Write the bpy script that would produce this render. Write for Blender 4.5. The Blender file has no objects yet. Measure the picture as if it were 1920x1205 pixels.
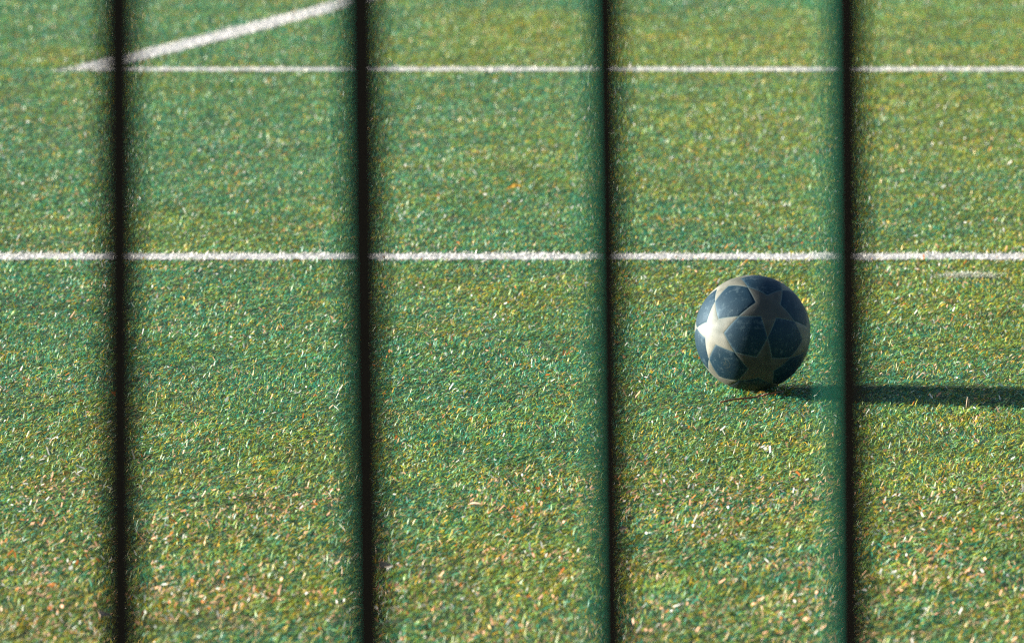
import bpy, bmesh, math
import numpy as np
from mathutils import Vector, Matrix

S = bpy.context.scene
COL = S.collection
rng = np.random.default_rng(11)
R = math.radians

# ------------------------------------------------------------------ camera
FPX = 9100.0                       # focal length in pixels of the 1920 px wide photograph
PITCH = R(9.24)
CAM_H = 1.613
cam_d = bpy.data.cameras.new('camera')
cam_d.sensor_width = 36.0
cam_d.lens = 36.0 * FPX / 1920.0
cam_d.clip_start = 0.05
cam_d.clip_end = 3000.0
cam_d.dof.use_dof = True
cam_d.dof.focus_distance = 9.05
cam_d.dof.aperture_fstop = 7.0
cam = bpy.data.objects.new('camera', cam_d)
cam.location = (0, 0, CAM_H)
cam.rotation_euler = (math.pi / 2 - PITCH, 0, 0)
COL.objects.link(cam)
S.camera = cam

# ------------------------------------------------------------------ sky, sun, exposure
SUN_EL, SUN_AZ = R(15.0), R(8.5)   # azimuth: from -X, turned towards +Y (away from the camera)
sun_dir = Vector((-math.cos(SUN_EL) * math.cos(SUN_AZ), math.cos(SUN_EL) * math.sin(SUN_AZ), math.sin(SUN_EL)))
world = bpy.data.worlds.new('World')
S.world = world
world.use_nodes = True
wt = world.node_tree
sky = wt.nodes.new('ShaderNodeTexSky')
sky.sky_type = 'NISHITA'
sky.sun_disc = False
sky.sun_elevation = SUN_EL
sky.sun_rotation = math.atan2(sun_dir.x, sun_dir.y)
wt.links.new(sky.outputs[0], wt.nodes['Background'].inputs[0])
wt.nodes['Background'].inputs[1].default_value = 0.05
ld = bpy.data.lights.new('sun', 'SUN')
ld.energy = 5.0
ld.angle = R(0.5)
ld.color = (1.0, 0.92, 0.80)
sun = bpy.data.objects.new('sun', ld)
sun.rotation_euler = (-sun_dir).to_track_quat('-Z', 'Y').to_euler()
COL.objects.link(sun)
S.view_settings.view_transform = 'Standard'
S.view_settings.look = 'None'
S.view_settings.gamma = 1.0
S.view_settings.exposure = 1.97
S.cycles.use_denoising = False
S.cycles.max_bounces = 4
S.cycles.diffuse_bounces = 3
S.cycles.glossy_bounces = 2
S.cycles.transmission_bounces = 3
S.cycles.pixel_filter_type = 'BLACKMAN_HARRIS'
S.cycles.filter_width = 1.3


# ------------------------------------------------------------------ helpers
def tag(o, label=None, cat=None, group=None, kind=None):
    if label: o['label'] = label
    if cat: o['category'] = cat
    if group: o['group'] = group
    if kind: o['kind'] = kind
    return o


def ground_at(px, py, z=0.0):
    """point of the plane z seen at a pixel of the 1920x1205 photograph"""
    a = (px - 960.0) / FPX
    b = (py - 602.5) / FPX
    c, s = math.cos(PITCH), math.sin(PITCH)
    d = np.array([a, c - b * s, -s - b * c])
    t = (z - CAM_H) / d[2]
    return np.array([d[0] * t, d[1] * t])


def plane_at(px, py, Y):
    a = (px - 960.0) / FPX
    b = (py - 602.5) / FPX
    c, s = math.cos(PITCH), math.sin(PITCH)
    d = np.array([a, c - b * s, -s - b * c])
    t = Y / d[1]
    return Vector((d[0] * t, Y, CAM_H + d[2] * t))


def new_mat(name):
    m = bpy.data.materials.new(name)
    m.use_nodes = True
    return m, m.node_tree, m.node_tree.nodes['Principled BSDF']


def bm_obj(name, bm, mat, parent=None, smooth=False):
    me = bpy.data.meshes.new(name)
    bmesh.ops.recalc_face_normals(bm, faces=bm.faces)
    bm.to_mesh(me)
    bm.free()
    me.materials.append(mat)
    if smooth:
        for p in me.polygons: p.use_smooth = True
    o = bpy.data.objects.new(name, me)
    COL.objects.link(o)
    if parent: o.parent = parent
    return o


def box(bm, lo, hi, bev=0.0):
    r = bmesh.ops.create_cube(bm, size=1.0)
    for v in r['verts']:
        v.co = Vector([lo[i] + (v.co[i] + .5) * (hi[i] - lo[i]) for i in range(3)])
    if bev:
        es = list({e for v in r['verts'] for e in v.link_edges})
        bmesh.ops.bevel(bm, geom=es, offset=bev, segments=2, affect='EDGES')


def tube(bm, pts, rad, seg=24):
    """tube along points with a radius (or list of radii)"""
    pts = [Vector(p) for p in pts]
    rad = rad if isinstance(rad, (list, tuple)) else [rad] * len(pts)
    rings = []
    for i, p in enumerate(pts):
        t = (pts[min(i + 1, len(pts) - 1)] - pts[max(i - 1, 0)]).normalized()
        u = t.orthogonal().normalized() if i == 0 else (u - t * u.dot(t)).normalized()
        w = t.cross(u)
        rings.append([bm.verts.new(p + rad[i] * (math.cos(2 * math.pi * k / seg) * u + math.sin(2 * math.pi * k / seg) * w)) for k in range(seg)])
    for a, b in zip(rings, rings[1:]):
        for k in range(seg):
            bm.faces.new((a[k], a[(k + 1) % seg], b[(k + 1) % seg], b[k]))
    bm.faces.new(rings[0][::-1])
    bm.faces.new(rings[-1])


def vnoise(x, y, scale, seed):
    """smooth 2D value noise, 0..1"""
    g = np.random.default_rng(seed).random((256, 256))
    u, v = x / scale + 1000.0, y / scale + 1000.0
    iu, iv = np.floor(u).astype(int), np.floor(v).astype(int)
    fu, fv = u - iu, v - iv
    fu, fv = fu * fu * (3 - 2 * fu), fv * fv * (3 - 2 * fv)
    a = g[iu % 256, iv % 256]; b = g[(iu + 1) % 256, iv % 256]
    c = g[iu % 256, (iv + 1) % 256]; d = g[(iu + 1) % 256, (iv + 1) % 256]
    return (a * (1 - fu) + b * fu) * (1 - fv) + (c * (1 - fu) + d * fu) * fv


def fast_mesh(name, verts, quads, cols, mat):
    me = bpy.data.meshes.new(name)
    nv, nq = len(verts), len(quads)
    me.vertices.add(nv)
    me.vertices.foreach_set('co', verts.astype(np.float32).ravel())
    me.loops.add(nq * 4)
    me.loops.foreach_set('vertex_index', quads.astype(np.int32).ravel())
    me.polygons.add(nq)
    me.polygons.foreach_set('loop_start', np.arange(0, nq * 4, 4, dtype=np.int32))
    me.update(calc_edges=True)
    at = me.attributes.new('Col', 'FLOAT_COLOR', 'POINT')
    c4 = np.ones((nv, 4), np.float32)
    c4[:, :3] = cols
    at.data.foreach_set('color', c4.ravel())
    me.materials.append(mat)
    o = bpy.data.objects.new(name, me)
    COL.objects.link(o)
    return o


# ------------------------------------------------------------------ materials
def blade_material(name, rough, transl):
    m, t, b = new_mat(name)
    a = t.nodes.new('ShaderNodeAttribute'); a.attribute_name = 'Col'
    t.links.new(a.outputs['Color'], b.inputs['Base Color'])
    b.inputs['Roughness'].default_value = rough
    b.inputs['Specular IOR Level'].default_value = 0.5
    tr = t.nodes.new('ShaderNodeBsdfTranslucent')
    t.links.new(a.outputs['Color'], tr.inputs['Color'])
    mx = t.nodes.new('ShaderNodeMixShader')
    mx.inputs[0].default_value = transl
    t.links.new(b.outputs[0], mx.inputs[1]); t.links.new(tr.outputs[0], mx.inputs[2])
    t.links.new(mx.outputs[0], t.nodes['Material Output'].inputs[0])
    return m


M_BLADE = blade_material('turf_blades', 0.45, 0.30)
M_WHITE = blade_material('white_turf_blades', 0.5, 0.15)

M_GROUND, t, b = new_mat('turf_backing')
tc = t.nodes.new('ShaderNodeNewGeometry')
n1 = t.nodes.new('ShaderNodeTexNoise'); n1.inputs['Scale'].default_value = 160; n1.inputs['Detail'].default_value = 6
n2 = t.nodes.new('ShaderNodeTexNoise'); n2.inputs['Scale'].default_value = 2.5; n2.inputs['Detail'].default_value = 4
for n in (n1, n2): t.links.new(tc.outputs['Position'], n.inputs['Vector'])
cr = t.nodes.new('ShaderNodeValToRGB')
cr.color_ramp.elements[0].position = .3; cr.color_ramp.elements[0].color = (.012, .035, .012, 1)
cr.color_ramp.elements[1].position = .7; cr.color_ramp.elements[1].color = (.09, .11, .025, 1)
e = cr.color_ramp.elements.new(.5); e.color = (.03, .09, .03, 1)
t.links.new(n1.outputs['Fac'], cr.inputs[0])
mx = t.nodes.new('ShaderNodeMix'); mx.data_type = 'RGBA'; mx.blend_type = 'MULTIPLY'; mx.inputs[0].default_value = .5
t.links.new(cr.outputs[0], mx.inputs[6]); t.links.new(n2.outputs['Color'], mx.inputs[7])
t.links.new(mx.outputs[2], b.inputs['Base Color'])
b.inputs['Roughness'].default_value = .9
bp = t.nodes.new('ShaderNodeBump'); bp.inputs['Strength'].default_value = 1; bp.inputs['Distance'].default_value = .01
t.links.new(n1.outputs['Fac'], bp.inputs['Height']); t.links.new(bp.outputs[0], b.inputs['Normal'])

M_LIT_EDGE, t, b = new_mat('green_lit_edge')  # sunlit side of the bars, put into the colour of a strip
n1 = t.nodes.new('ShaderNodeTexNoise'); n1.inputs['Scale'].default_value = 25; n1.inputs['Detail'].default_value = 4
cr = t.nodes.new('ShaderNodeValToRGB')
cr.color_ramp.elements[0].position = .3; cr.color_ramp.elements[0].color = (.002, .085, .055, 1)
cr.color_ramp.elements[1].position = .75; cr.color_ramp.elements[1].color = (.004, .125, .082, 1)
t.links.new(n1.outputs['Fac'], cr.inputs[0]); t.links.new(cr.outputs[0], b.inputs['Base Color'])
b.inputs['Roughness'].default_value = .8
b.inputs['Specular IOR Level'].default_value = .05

M_PAINT, t, b = new_mat('black_fence_paint')
n1 = t.nodes.new('ShaderNodeTexNoise'); n1.inputs['Scale'].default_value = 60; n1.inputs['Detail'].default_value = 5
cr = t.nodes.new('ShaderNodeValToRGB')
cr.color_ramp.elements[0].position = .3; cr.color_ramp.elements[0].color = (.036, .028, .024, 1)
cr.color_ramp.elements[1].position = .75; cr.color_ramp.elements[1].color = (.048, .037, .032, 1)
t.links.new(n1.outputs['Fac'], cr.inputs[0]); t.links.new(cr.outputs[0], b.inputs['Base Color'])
b.inputs['Roughness'].default_value = .6
b.inputs['Specular IOR Level'].default_value = .12


# ------------------------------------------------------------------ ground
bm = bmesh.new()
vs = [bm.verts.new(p) for p in ((-400, -200, 0), (400, -200, 0), (400, 900, 0), (-400, 900, 0))]
bm.faces.new(vs)
ground = bm_obj('ground', bm, M_GROUND)
tag(ground, 'backing of the green artificial turf pitch', 'ground', kind='structure')

# ------------------------------------------------------------------ white markings (as regions of the turf)
LIFT = 0.006                       # the fibres are seen about this far above the backing
c0, c1 = ground_at(140, 131, LIFT), ground_at(640, 6.0, LIFT)
near_y = ground_at(960, 478.5, LIFT)[1]
far_y = ground_at(960, 128.5, LIFT)[1]
ddir = (c1 - c0) / np.linalg.norm(c1 - c0)
dnrm = np.array([-ddir[1], ddir[0]])
d_ref = c0
d_len = np.linalg.norm(c1 - c0)
HW = 0.053
HWD = 0.064
corner_x = ground_at(132, 128.5, LIFT)[0]


def line_of(x, y):
    """0 = green turf, 1 = near line, 2 = far line, 3 = diagonal line"""
    k = np.zeros(len(x), int)
    wob = (vnoise(x, y, .05, 5) - .5) * .022
    j = rng.normal(0, .006, len(x))
    k[np.abs(y - near_y + wob + j) < HW] = 1
    dist = (x - d_ref[0]) * dnrm[0] + (y - d_ref[1]) * dnrm[1]
    tt = np.clip(((x - c0[0]) * ddir[0] + (y - c0[1]) * ddir[1]) / d_len, 0, 1.3)
    dist = dist + .018 * 4 * tt * (1 - tt)          # the line is a shallow arc
    on_far = (np.abs(y - far_y + wob + j) < HW) & (dist < HWD)
    k[on_far & (x > corner_x + .02)] = 2
    k[(np.abs(dist + wob + j) < HWD) & (y > far_y - HW)] = 3
    k[rng.random(len(x)) < .035] = 0
    return k


# ------------------------------------------------------------------ the ball's place
BALL_R = 0.110
ball_z = BALL_R + 0.004
bd = 9.18
ball_c = Vector((451 / FPX * bd, 0, ball_z))
_d = plane_at(1411, 624, 1.0) - Vector((0, 0, CAM_H))
ball_c = Vector((0, 0, CAM_H)) + _d * ((ball_z - CAM_H) / _d.z)


# ------------------------------------------------------------------ turf fibres
def scatter(y0, y1, dens, side):
    """roots in the strip of pitch the camera can see plus a margin"""
    wmax = .1075 * y1 + side
    n = int(dens * 2 * wmax * (y1 - y0))
    x = rng.uniform(-wmax, wmax, n); y = rng.uniform(y0, y1, n)
    ok = np.abs(x) < .1075 * y + side
    return x[ok], y[ok]


PAL = np.array([
    [.100, .255, .045],   # mid green
    [.022, .240, .150],   # blue green
    [.205, .380, .075],   # light green
    [.330, .330, .018],   # olive
    [.580, .360, .012],   # mustard
    [.640, .430, .250],   # straw
    [.240, .420, .230],   # faded green
    [.620, .720, .600],   # sun glints put into the fibre colour
])


def blades(x, y, nseg, wscale, white=False, flat=1.0):
    n = len(x)
    az = rng.normal(R(22), R(42), n)
    rnd = rng.random(n) < .22
    az[rnd] = rng.uniform(0, 2 * math.pi, rnd.sum())
    az += (vnoise(x, y, .16, 21) - .5) * 2.2
    L = rng.uniform(.0055, .0135, n) * (1 + .25 * np.clip((9 - y) / 1.5, 0, 1)) * (0.8 + .4 * vnoise(x, y, .12, 22))
    up = rng.random(n) < .03
    f0 = rng.normal(R(55), R(18), n); f1 = rng.normal(R(98), R(18), n)
    f0[up] *= .3; f1[up] = rng.normal(R(38), R(15), up.sum()); L[up] *= 1.05
    f0 = np.clip(f0, 0, R(75)); f1 = np.clip(f1, R(5), R(120))
    w = rng.uniform(.0010, .0021, n) * wscale
    P = np.zeros((n, nseg + 1, 3))
    P[:, 0, 0] = x; P[:, 0, 1] = y; P[:, 0, 2] = rng.uniform(-.001, .004, n)
    curl = rng.normal(0, .5, n)
    for s in range(nseg):
        f = f0 + (f1 - f0) * (s + .3) / nseg
        a = az + curl * (s / nseg)
        P[:, s + 1, 0] = P[:, s, 0] + L / nseg * np.sin(f) * np.cos(a)
        P[:, s + 1, 1] = P[:, s, 1] + L / nseg * np.sin(f) * np.sin(a)
        P[:, s + 1, 2] = np.maximum(P[:, s, 2] + L / nseg * np.cos(f), .0015)
    tw = az + math.pi / 2 + rng.normal(0, .45, n)
    W = np.stack([np.cos(tw), np.sin(tw), rng.normal(0, .45, n)], 1)
    W /= np.linalg.norm(W, axis=1)[:, None]
    prof = {3: [1, .95, .8, .25], 2: [1, .9, .3]}[nseg]
    V = np.zeros((n, (nseg + 1) * 2, 3))
    for s in range(nseg + 1):
        o = W * (w * prof[s] / 2)[:, None]
        V[:, 2 * s] = P[:, s] - o
        V[:, 2 * s + 1] = P[:, s] + o
    k = (nseg + 1) * 2
    q = np.array([[2 * s, 2 * s + 1, 2 * s + 3, 2 * s + 2] for s in range(nseg)])
    Q = (q[None] + (np.arange(n) * k)[:, None, None]).reshape(-1, 4)
    # colours
    if white:
        c = np.array([.76, .745, .71]) * rng.uniform(.82, 1.05, (n, 1))
        dirty = rng.random(n) < .10
        c[dirty] = [.35, .36, .30]
    else:
        big = vnoise(x, y * .8, .75, 31) * .6 + vnoise(x, y, .20, 32) * .4
        fine = vnoise(x, y, .030, 33) * .6 + vnoise(x, y, .10, 35) * .4
        near = np.clip((8.7 - y) / 1.8, 0, 1)
        far = np.clip((y - 11.5) / 3, 0, 1)
        pr = np.zeros((n, 8))
        teal = np.clip(.5 + (big - .5) * 2.8 - .42 * x - .20 * near - .10 * far + .20, 0, 1)
        dry = np.clip((fine - .56) * 5, 0, 1)
        pr[:, 0] = .32
        pr[:, 1] = .10 + .52 * teal
        pr[:, 2] = .22
        pr[:, 3] = .11 + .32 * (1 - teal)
        pr[:, 4] = .035 + .20 * dry + .03 * near
        pr[:, 5] = .02 + .07 * near + (.10 + .36 * near) * dry
        pr[:, 6] = .10
        pr[:, 7] = .02
        cum = np.cumsum(pr / pr.sum(1)[:, None], 1)
        idx = (rng.random(n)[:, None] > cum).sum(1).clip(0, 7)
        c = PAL[idx] * rng.uniform(.72, 1.28, (n, 1))
        c *= (.80 + .40 * vnoise(x, y, .09, 34))[:, None]
        c *= np.where(rng.random(n) < .10, .35, 1.0)[:, None]      # blackened fibres and rubber crumb
    return V.reshape(-1, 3), Q, np.repeat(c, k, axis=0)


def flakes(x, y, glint_share):
    """small dry crumbs lying in the pile, with white chips imitating sun glints"""
    n = len(x)
    s = rng.uniform(.0010, .0028, n)
    a = rng.uniform(0, 2 * math.pi, n)
    tilt = rng.normal(0, .6, (n, 2))
    ux = np.stack([np.cos(a), np.sin(a), tilt[:, 0]], 1) * s[:, None] * rng.uniform(1, 2.2, (n, 1))
    uy = np.stack([-np.sin(a), np.cos(a), tilt[:, 1]], 1) * s[:, None] * .6
    c = np.stack([x, y, rng.uniform(.008, .016, n)], 1)
    V = np.stack([c - ux - uy * .6, c + ux * .7 - uy, c + ux + uy * .7, c - ux * .8 + uy], 1)
    Q = np.arange(4 * n).reshape(-1, 4)
    col = np.array([.72, .40, .24]) * rng.uniform(.6, 1.3, (n, 1))
    w = rng.random(n) < glint_share  # white chips: sun glints put in as colour
    col[w] = np.array([.66, .70, .66])
    col[w] = np.array([.70, .70, .66]) * rng.uniform(.8, 1.1, (w.sum(), 1))
    o = rng.random(n) < .16
    col[o] = [.55, .17, .03]
    return V.reshape(-1, 3), Q, np.repeat(col, 4, axis=0)


bands = [(6.3, 10.0, 48000, .30, 3, 1.0), (10.0, 12.6, 36000, .32, 3, 1.15), (12.6, 18.6, 24000, .35, 2, 1.5)]
parts = {0: [], 1: [], 2: [], 3: []}
for (y0, y1, dens, side, nseg, ws) in bands:
    x, y = scatter(y0, y1, dens, side)
    under = (x - ball_c.x) ** 2 + (y - ball_c.y) ** 2 < .034 ** 2
    x, y = x[~under], y[~under]
    dn = .55 + .9 * vnoise(x, y, .03, 41)
    kp = rng.random(len(x)) < dn
    x, y = x[kp], y[kp]
    k = line_of(x, y)
    for i in range(4):
        m = k == i
        if m.any():
            parts[i].append(blades(x[m], y[m], nseg, ws, white=i > 0))
# an old smear of line paint right of the ball
p = ground_at(1812, 514, LIFT)
n = 1500
sx = rng.normal(p[0], .035, n); sy = rng.normal(p[1], .018, n)
v, q, c = blades(sx, sy, 3, 1.0)
parts[0].append((v, q, c * .4 + .34))
a = rng.uniform(0, 2 * math.pi, 420); q_ = rng.uniform(.030, .075, 420)
v, q, c = blades(ball_c.x + q_ * np.cos(a), ball_c.y + q_ * np.sin(a), 3, 1.0)
base = np.repeat(v.reshape(-1, 8, 3)[:, :1], 8, axis=1).reshape(-1, 3)
v = base + (v - base) * np.array([1.0, 1.0, 1.9])
parts[0].append((v, q, c))
for (y0, y1, dens, side, ws) in ((6.3, 8.2, 3800, .3, .30), (8.2, 11, 1000, .3, .55), (11, 13.6, 700, .3, .85), (13.6, 18.6, 250, .3, .7)):
    x, y = scatter(y0, y1, dens, side)
    kp = rng.random(len(x)) < np.clip((vnoise(x, y, .11, 51) - .35) * 2.6, 0.05, 1)
    x, y = x[kp], y[kp]
    kp = line_of(x, y) == 0
    parts[0].append(flakes(x[kp], y[kp], ws))


def merge(lst):
    V, Q, C, o = [], [], [], 0
    for v, q, c in lst:
        V.append(v); Q.append(q + o); C.append(c); o += len(v)
    return np.concatenate(V), np.concatenate(Q), np.concatenate(C)


grass = fast_mesh('grass', *merge(parts[0]), M_BLADE)
tag(grass, 'green artificial turf pile with yellowed fibres, dry crumbs and pale glint chips', 'grass', kind='stuff')


def strip(p, q, hw, z):
    """a flat strip of paint under and beyond the white fibres"""
    p, q = np.array(p, float), np.array(q, float)
    d = (q - p) / np.linalg.norm(q - p); nn = np.array([-d[1], d[0]]) * hw
    pts = [p - nn, q - nn, q + nn, p + nn]
    v = np.array([[a[0], a[1], z] for a in pts])
    return v, np.array([[0, 1, 2, 3]]), np.full((4, 3), .55)


L1 = [strip((-30, near_y), (30, near_y), HW * .8, .003)]
L2 = [strip((corner_x + .08, far_y), (30, far_y), HW * .8, .003)]
t0 = (far_y + HW + .01 - c0[1]) / ddir[1] / d_len
L3 = []
for i in range(12):
    ta, tb = t0 + (1.3 - t0) * i / 12, t0 + (1.3 - t0) * (i + 1) / 12
    pa = c0 + ddir * d_len * ta - dnrm * .018 * 4 * ta * (1 - ta)
    pb = c0 + ddir * d_len * tb - dnrm * .018 * 4 * tb * (1 - tb)
    L3.append(strip(pa, pb, HWD * .8, .003))
for i, (l, txt) in enumerate(((L1, 'white painted line crossing the turf just beyond the ball'),
                             (L2, 'thin white painted line across the turf, farthest from the ball'),
                             (L3, 'white painted line running away diagonally from the corner'))):
    o = fast_mesh('field_line', *merge(l + parts[i + 1]), M_WHITE)
    tag(o, txt, 'field line', kind='structure')


# ------------------------------------------------------------------ ball
def ball():
    ph = (1 + 5 ** .5) / 2
    iv = []
    for a in (-1, 1):
        for b in (-ph, ph):
            iv += [(0, a, b), (a, b, 0), (b, 0, a)]
    iv = np.array(iv) / math.sqrt(1 + ph * ph)
    adj = lambda i, j: i != j and iv[i] @ iv[j] > .4
    # a face A, C, B counter-clockwise from outside, D beyond A-C, E beyond A-D
    for A in range(12):
        for C in range(12):
            for B in range(12):
                if adj(A, C) and adj(C, B) and adj(A, B) and np.linalg.det([iv[A], iv[C], iv[B]]) > 0:
                    pick = (A, C, B)
    A, C, B = pick
    D = [k for k in range(12) if adj(k, A) and adj(k, C) and k != B][0]
    E = [k for k in range(12) if adj(k, A) and adj(k, D) and k != C][0]
    mid = lambda i, j: (iv[i] + iv[j]) / np.linalg.norm(iv[i] + iv[j])
    src = np.array([mid(A, B), mid(A, C), mid(B, C), mid(A, D), mid(A, E)])
    img = [(.271, -.056), (-.266, .282), (-.294, -.353), (-.072, .794), (.51, .73)]
    t = np.array((cam.location - ball_c).normalized())
    r = np.cross([0, 0, 1], t); r /= np.linalg.norm(r)
    u = np.cross(t, r)
    dst = []
    for a, b_ in img:
        c = math.sqrt(1 - a * a - b_ * b_)
        dst.append(a * r + b_ * u + c * t)
    dst = np.array(dst)
    U, _, Vt = np.linalg.svd(src.T @ dst)
    dd = np.sign(np.linalg.det(U @ Vt))
    rot = (U @ np.diag([1, 1, dd]) @ Vt).T      # rot @ src = dst
    ivw = (rot @ iv.T).T

    bm = bmesh.new()
    bmesh.ops.create_icosphere(bm, subdivisions=8, radius=1.0)
    me = bpy.data.meshes.new('football')
    bm.to_mesh(me); bm.free()
    n = len(me.vertices)
    co = np.empty(n * 3, np.float32); me.vertices.foreach_get('co', co)
    co = co.reshape(-1, 3).astype(float); co /= np.linalg.norm(co, axis=1)[:, None]
    dots = co @ ivw.T
    near = dots.argmax(1)
    V = ivw[near]
    # tangent frame of each star, first axis towards one tip
    fr = np.zeros((12, 3))
    for i in range(12):
        j = [k for k in range(12) if adj(i, k)][0]
        tt = ivw[j] - ivw[i] * (ivw[i] @ ivw[j]); fr[i] = tt / np.linalg.norm(tt)
    T = fr[near]; Bn = np.cross(V, T)
    dz = (co * V).sum(1)
    gx, gy = (co * T).sum(1) / dz, (co * Bn).sum(1) / dz
    rho, phi = np.hypot(gx, gy), np.arctan2(gy, gx)
    f = np.mod(phi, R(72)); f = np.minimum(f, R(72) - f)
    qx, qy = rho * np.cos(f), rho * np.sin(f)
    rt = math.tan(R(31.717)); ri = .385 * rt
    p0 = np.array([rt, 0]); p1 = np.array([ri * math.cos(R(36)), ri * math.sin(R(36))])
    e = (p1 - p0) / np.linalg.norm(p1 - p0)
    sd = (qx - p0[0]) * -e[1] + (qy - p0[1]) * e[0]    # signed distance to the star's edge
    ctr = (0 - p0[0]) * -e[1] + (0 - p0[1]) * e[0]
    sd = sd * np.sign(ctr) * BALL_R                    # metres, + inside the star

    groove = np.exp(-(sd / .0008) ** 2)
    pillow = 1 - np.exp(-(np.abs(sd) / .006))
    rad = BALL_R - .0008 + .0008 * pillow - .0002 * groove
    rad = rad - .0003 * np.exp(-((sd + .0012) / .0012) ** 2)
    out = co * rad[:, None]
    me.vertices.foreach_set('co', out.astype(np.float32).ravel())

    def n3(s, seed):
        a = vnoise(co[:, 0] + 7, co[:, 1] + 3, s, seed)
        b2 = vnoise(co[:, 1] + 5, co[:, 2] + 1, s, seed + 1)
        c2 = vnoise(co[:, 2] + 2, co[:, 0] + 9, s, seed + 2)
        return (a + b2 + c2) / 3
    dirt = np.clip((n3(.35, 60) * .55 + n3(.09, 64) * .45 - .40) * 3.2, 0, 1)
    scuff = np.clip((n3(.05, 70) * .5 + n3(.02, 76) * .5 - .56) * 7, 0, 1)
    cream = np.array([.145, .143, .120]); brown = np.array([.036, .038, .024])
    star = cream * (1 - .75 * dirt[:, None]) + brown * .75 * dirt[:, None]
    grime_light = np.ones(12) * 1.0
    grime_light[C] = 1.45; grime_light[D] = 1.3; grime_light[A] = .42; grime_light[B] = .42  # light and shade in star colour: lit ones lighter, shaded darker, besides dirt
    star = star * grime_light[near][:, None]
    # worn centre of the upper right star
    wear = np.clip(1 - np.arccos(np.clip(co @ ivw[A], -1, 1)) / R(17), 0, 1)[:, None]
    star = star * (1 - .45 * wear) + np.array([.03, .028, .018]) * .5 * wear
    navy = np.array([.0006, .014, .028])
    dark = navy * (.75 + .5 * n3(.12, 80))[:, None]
    dark = dark + (np.array([.07, .11, .13]) - dark) * (.38 * scuff)[:, None]
    # faded round crest on the lower left dark panel
    # face centre shared by B and C, on the side away from A
    G = [k for k in range(12) if adj(k, B) and adj(k, C) and k != A][0]
    fc = ivw[B] + ivw[C] + ivw[G]; fc /= np.linalg.norm(fc)
    ex = np.array(r) - fc * (fc @ r); ex /= np.linalg.norm(ex); ey = np.cross(fc, ex)
    fx, fy = co @ ex, co @ ey
    front = co @ fc > .8
    fx, fy = fx - .0, fy - .06
    rr = np.hypot(fx, fy)
    ang = np.arctan2(fy, fx)
    crest = (np.abs(rr - .088) < .007) | ((rr < .075) & (np.abs(np.mod(ang * 5 / (2 * math.pi) + .25, 1) - .5) < (.075 - rr) * 5)) 
    crest |= (np.abs(fy + .15 + .02 * np.sin(fx * 90)) < .010) & (np.abs(fx) < .12) & (np.sin(fx * 160) > -.3)
    crest &= front
    fade = np.clip((n3(.04, 90) - .42) * 5, 0, 1)
    dark = dark + (np.array([.09, .10, .07]) - dark) * (.34 * crest * fade)[:, None]
    k = np.clip(sd / .0005 * .5 + .5, 0, 1)[:, None]
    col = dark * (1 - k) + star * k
    # pale seam line
    seam = np.exp(-((sd + .0002) / .0008) ** 2)[:, None] * .55
    col = col * (1 - seam) + np.array([.10, .16, .16]) * seam
    # ground dirt round the underside
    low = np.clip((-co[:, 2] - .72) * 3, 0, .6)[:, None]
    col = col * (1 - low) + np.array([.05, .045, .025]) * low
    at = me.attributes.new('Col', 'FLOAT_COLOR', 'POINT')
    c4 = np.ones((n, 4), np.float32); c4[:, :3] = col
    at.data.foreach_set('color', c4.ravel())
    me.polygons.foreach_set('use_smooth', np.ones(len(me.polygons), bool))
    m, t_, b = new_mat('worn_ball_leather')
    a = t_.nodes.new('ShaderNodeAttribute'); a.attribute_name = 'Col'
    g = t_.nodes.new('ShaderNodeTexCoord')
    nz = t_.nodes.new('ShaderNodeTexNoise'); nz.inputs['Scale'].default_value = 420; nz.inputs['Detail'].default_value = 3
    t_.links.new(g.outputs['Object'], nz.inputs['Vector'])
    ns = t_.nodes.new('ShaderNodeTexNoise'); ns.inputs['Scale'].default_value = 45; ns.inputs['Detail'].default_value = 6
    t_.links.new(g.outputs['Object'], ns.inputs['Vector'])
    b.inputs['Specular IOR Level'].default_value = .45
    b.inputs['Specular Tint'].default_value = (.45, .75, 1, 1)
    b.inputs['Sheen Weight'].default_value = .0
    b.inputs['Sheen Roughness'].default_value = .45
    b.inputs['Sheen Tint'].default_value = (.8, .9, 1, 1)
    mr = t_.nodes.new('ShaderNodeMapRange'); mr.inputs[3].default_value = .52; mr.inputs[4].default_value = .75
    t_.links.new(ns.outputs['Fac'], mr.inputs[0]); t_.links.new(mr.outputs[0], b.inputs['Roughness'])
    bu = t_.nodes.new('ShaderNodeBump'); bu.inputs['Strength'].default_value = .35; bu.inputs['Distance'].default_value = .0006
    t_.links.new(nz.outputs['Fac'], bu.inputs['Height']); t_.links.new(bu.outputs[0], b.inputs['Normal'])
    t_.links.new(a.outputs['Color'], b.inputs['Base Color'])
    me.materials.append(m)
    o = bpy.data.objects.new('football', me)
    o.location = ball_c
    COL.objects.link(o)
    return o


fb = ball()
tag(fb, 'worn navy blue football with dirty cream stars resting on the turf', 'football')

# ------------------------------------------------------------------ fence
FY = 2.40
SP = .1195
fence = bpy.data.objects.new('bar_fence', None)
COL.objects.link(fence)
fence.location = (0, FY, 0)
tag(fence, 'black fence of upright bars with added green strips for their sunlit sides standing blurred before the pitch', 'fence')
Z0, Z1 = .10, 1.98


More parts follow.
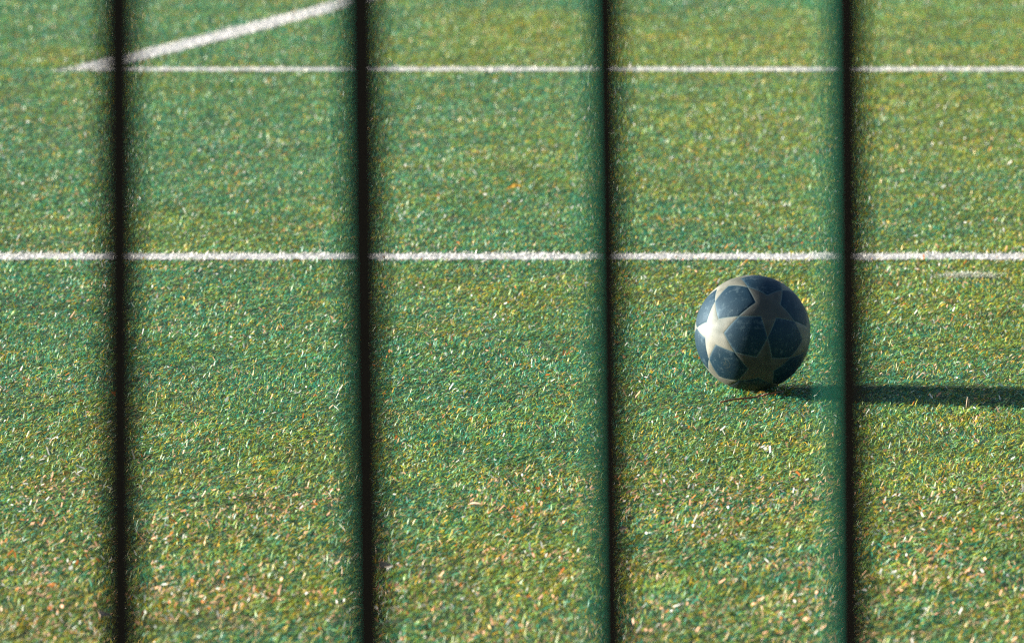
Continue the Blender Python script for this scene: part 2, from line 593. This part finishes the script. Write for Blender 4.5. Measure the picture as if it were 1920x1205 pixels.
def bar(pt, pb, wid, edge):
    """upright bar with rounded corners; edge = width of the added green strip imitating its sunlit left side"""
    d = (pt - pb) / (pt.z - pb.z)
    lo, hi = pb + d * (Z0 - pb.z), pb + d * (Z1 - pb.z)
    sh = (hi - lo) / (Z1 - Z0)
    H = Z1 - Z0
    w = wid / 2

    def place(bm):
        for v in bm.verts:
            x, y, z = v.co
            v.co = (lo.x + x + sh.x * z, lo.y - FY + y, Z0 + z)
    bm = bmesh.new()
    box(bm, (-w, -w * .8, 0), (w, w * .8, H), .0016)
    place(bm)
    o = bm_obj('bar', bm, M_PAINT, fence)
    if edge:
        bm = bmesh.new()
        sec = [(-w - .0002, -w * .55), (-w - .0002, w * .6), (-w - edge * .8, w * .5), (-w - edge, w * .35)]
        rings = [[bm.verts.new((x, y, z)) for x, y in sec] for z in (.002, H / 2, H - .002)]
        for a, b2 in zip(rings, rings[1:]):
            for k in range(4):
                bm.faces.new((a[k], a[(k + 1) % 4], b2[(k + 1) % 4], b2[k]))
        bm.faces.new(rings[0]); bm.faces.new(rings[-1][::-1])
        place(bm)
        bm_obj('lit_strip', bm, M_LIT_EDGE, o)  # added strip imitating the sunlit left side of the bar
    return o


PX = FY / math.cos(PITCH) / FPX      # metres per pixel at the fence
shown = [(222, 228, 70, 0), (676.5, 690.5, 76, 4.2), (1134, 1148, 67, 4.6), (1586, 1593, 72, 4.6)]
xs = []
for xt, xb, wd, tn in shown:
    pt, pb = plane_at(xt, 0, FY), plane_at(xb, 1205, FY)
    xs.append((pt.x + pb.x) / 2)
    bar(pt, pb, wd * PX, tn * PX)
post_x = xs[0] - SP
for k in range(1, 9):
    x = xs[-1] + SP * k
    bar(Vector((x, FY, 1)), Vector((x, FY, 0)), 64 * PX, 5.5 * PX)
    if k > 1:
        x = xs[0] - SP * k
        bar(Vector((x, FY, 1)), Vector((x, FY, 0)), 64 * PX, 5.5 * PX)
bm = bmesh.new()
box(bm, (post_x - .025, -.0255, 0), (post_x + .025, .0255, 2.08), .004)
bm_obj('post', bm, M_PAINT, fence)
for z in (Z0 - .035, Z1 - .005):
    bm = bmesh.new()
    box(bm, (post_x + .0252, -.02, z), (xs[-1] + SP * 8.6, .02, z + .04), .003)
    bm_obj('rail', bm, M_PAINT, fence)
    bm = bmesh.new()
    box(bm, (xs[0] - SP * 8.6, -.02, z), (post_x - .0252, .02, z + .04), .003)
    bm_obj('rail', bm, M_PAINT, fence)


# ------------------------------------------------------------------ wall added unseen behind the camera to cut sky fill
M_BLOCKER, t, b = new_mat('blocker_brick')
br = t.nodes.new('ShaderNodeTexBrick')
br.inputs['Color1'].default_value = (.055, .032, .022, 1)
br.inputs['Color2'].default_value = (.075, .040, .028, 1)
br.inputs['Mortar'].default_value = (.07, .065, .06, 1)
br.inputs['Scale'].default_value = 4.0
t.links.new(br.outputs['Color'], b.inputs['Base Color'])
b.inputs['Roughness'].default_value = .9
bm = bmesh.new()
box(bm, (-7, -1.75, 0), (9, -1.45, 4.6))
box(bm, (-7.05, -1.8, 4.602), (9.05, -1.4, 4.7), .01)
blocker = bm_obj('fill_blocker', bm, M_BLOCKER)
tag(blocker, 'tall dark brick wall added unseen behind the camera to block sky fill', 'blocker')


# ------------------------------------------------------------------ litter on the turf
def plain(name, col, rough=.7):
    m, t, b = new_mat(name)
    nz = t.nodes.new('ShaderNodeTexNoise'); nz.inputs['Scale'].default_value = 300
    cr = t.nodes.new('ShaderNodeValToRGB')
    cr.color_ramp.elements[0].position = .3; cr.color_ramp.elements[0].color = (*[c * .6 for c in col], 1)
    cr.color_ramp.elements[1].position = .7; cr.color_ramp.elements[1].color = (*col, 1)
    t.links.new(nz.outputs['Fac'], cr.inputs[0]); t.links.new(cr.outputs[0], b.inputs['Base Color'])
    b.inputs['Roughness'].default_value = rough
    return m


M_ORANGE = plain('dry_orange_leaf', (.60, .34, .03))
M_STRAW = plain('dry_straw', (.62, .46, .32))
M_TWIG = plain('brown_twig', (.20, .06, .03))


def leaf(px, py, length, width, ang, mat, label, z=.017):
    bm = bmesh.new()
    prof = [(-.5, .04), (-.3, .32), (0, .5), (.3, .36), (.5, .03)]
    top = []
    for layer in (0, 1):
        row = []
        for u, w in prof:
            h = .12 * math.cos(u * 3) * length
            row.append([bm.verts.new((u * length, s * w * width, h + abs(s) * width * .18 - layer * .0005)) for s in (-1, 0, 1)])
        top.append(row)
    for L, flip in ((0, 0), (1, 1)):
        for a, b in zip(top[L], top[L][1:]):
            for k in range(2):
                f = (a[k], b[k], b[k + 1], a[k + 1])
                bm.faces.new(f[::-1] if flip else f)
    n = len(prof)
    for k in (0, 2):
        for i in range(n - 1):
            bm.faces.new((top[0][i][k], top[0][i + 1][k], top[1][i + 1][k], top[1][i][k]))
    for i in (0, n - 1):
        for k in range(2):
            bm.faces.new((top[0][i][k], top[0][i][k + 1], top[1][i][k + 1], top[1][i][k]))
    o = bm_obj('dry_leaf', bm, mat)
    g = ground_at(px, py, z)
    o.location = (g[0], g[1], z)
    o.rotation_euler = (R(18), R(-6), ang)
    tag(o, label, 'leaf', 'dry leaves on the turf')
    return o


leaf(965, 353, .034, .022, .05, M_ORANGE, 'orange leaf lying on the turf between the two white lines')
leaf(1329, 546, .016, .012, .2, M_ORANGE, 'small orange leaf chip on the turf just left of the ball top')
leaf(555, 491, .017, .016, .5, M_ORANGE, 'small orange brown leaf below the near white line by second bar')
leaf(1521, 741 - 22, .010, .009, .9, M_ORANGE, 'tiny orange leaf chip beside the shadow behind fourth bar')
leaf(723, 1063, .022, .020, .8, M_STRAW, 'curled tan leaf by the second bar near the bottom edge')
leaf(192, 1154, .018, .020, 1.2, M_STRAW, 'pale brown leaf beside the first bar at the bottom')
leaf(124, 888, .020, .010, 1.2, M_ORANGE, 'rusty curled leaf left of the first bar')
leaf(1170, 992, .014, .012, .4, M_STRAW, 'small tan leaf touching the edge of the third bar')
leaf(1831, 828, .008, .014, .3, M_STRAW, 'pinkish tan chip on the turf under the shadow at far right')
leaf(890, 946, .026, .006, -.5, M_STRAW, 'narrow dry leaf strip right of the second bar')

p0, p1 = ground_at(1350, 752, .016), ground_at(1470, 735, .018)
bm = bmesh.new()
pts = []
for i in range(9):
    s = i / 8
    x, y = p0 + (p1 - p0) * s
    pts.append((x, y + .0015 * math.sin(s * 9), .014 + .005 * s + .001 * math.sin(s * 8)))
tube(bm, pts, [.0007 + .0011 * math.sin(math.pi * min(1, .15 + s / 9)) for s in range(9)], 8)
tube(bm, [pts[5], (pts[5][0] + .012, pts[5][1] - .004, pts[5][2] + .006), (pts[5][0] + .024, pts[5][1] - .006, pts[5][2] + .005)], [.0009, .0007, .0004], 8)
tw = bm_obj('twig', bm, M_TWIG, smooth=True)
tag(tw, 'thin brown twig lying in front of the ball', 'twig')
leaf(1427, 737, .016, .008, .3, M_ORANGE, 'red orange leaf scrap at the foot of the ball', z=.018)

g = ground_at(1812, 762, .006)
for dx, h, lean in ((0, .020, .10), (.004, .017, .04)):
    bm = bmesh.new()
    pts = [(0, 0, 0), (lean * h * .4, .001, h * .5), (lean * h, .001, h)]
    tube(bm, pts, [.0010, .0010, .0007], 8)
    o = bm_obj('straw_stalk', bm, M_STRAW, smooth=True)
    o.location = (g[0] + dx, g[1], .004)
    tag(o, 'taller left one of two cut dry stalks standing at the shadow edge' if dx == 0 else 'shorter right one of two cut dry stalks standing at the shadow edge',
        'stalk', 'dry stalks at the shadow edge')
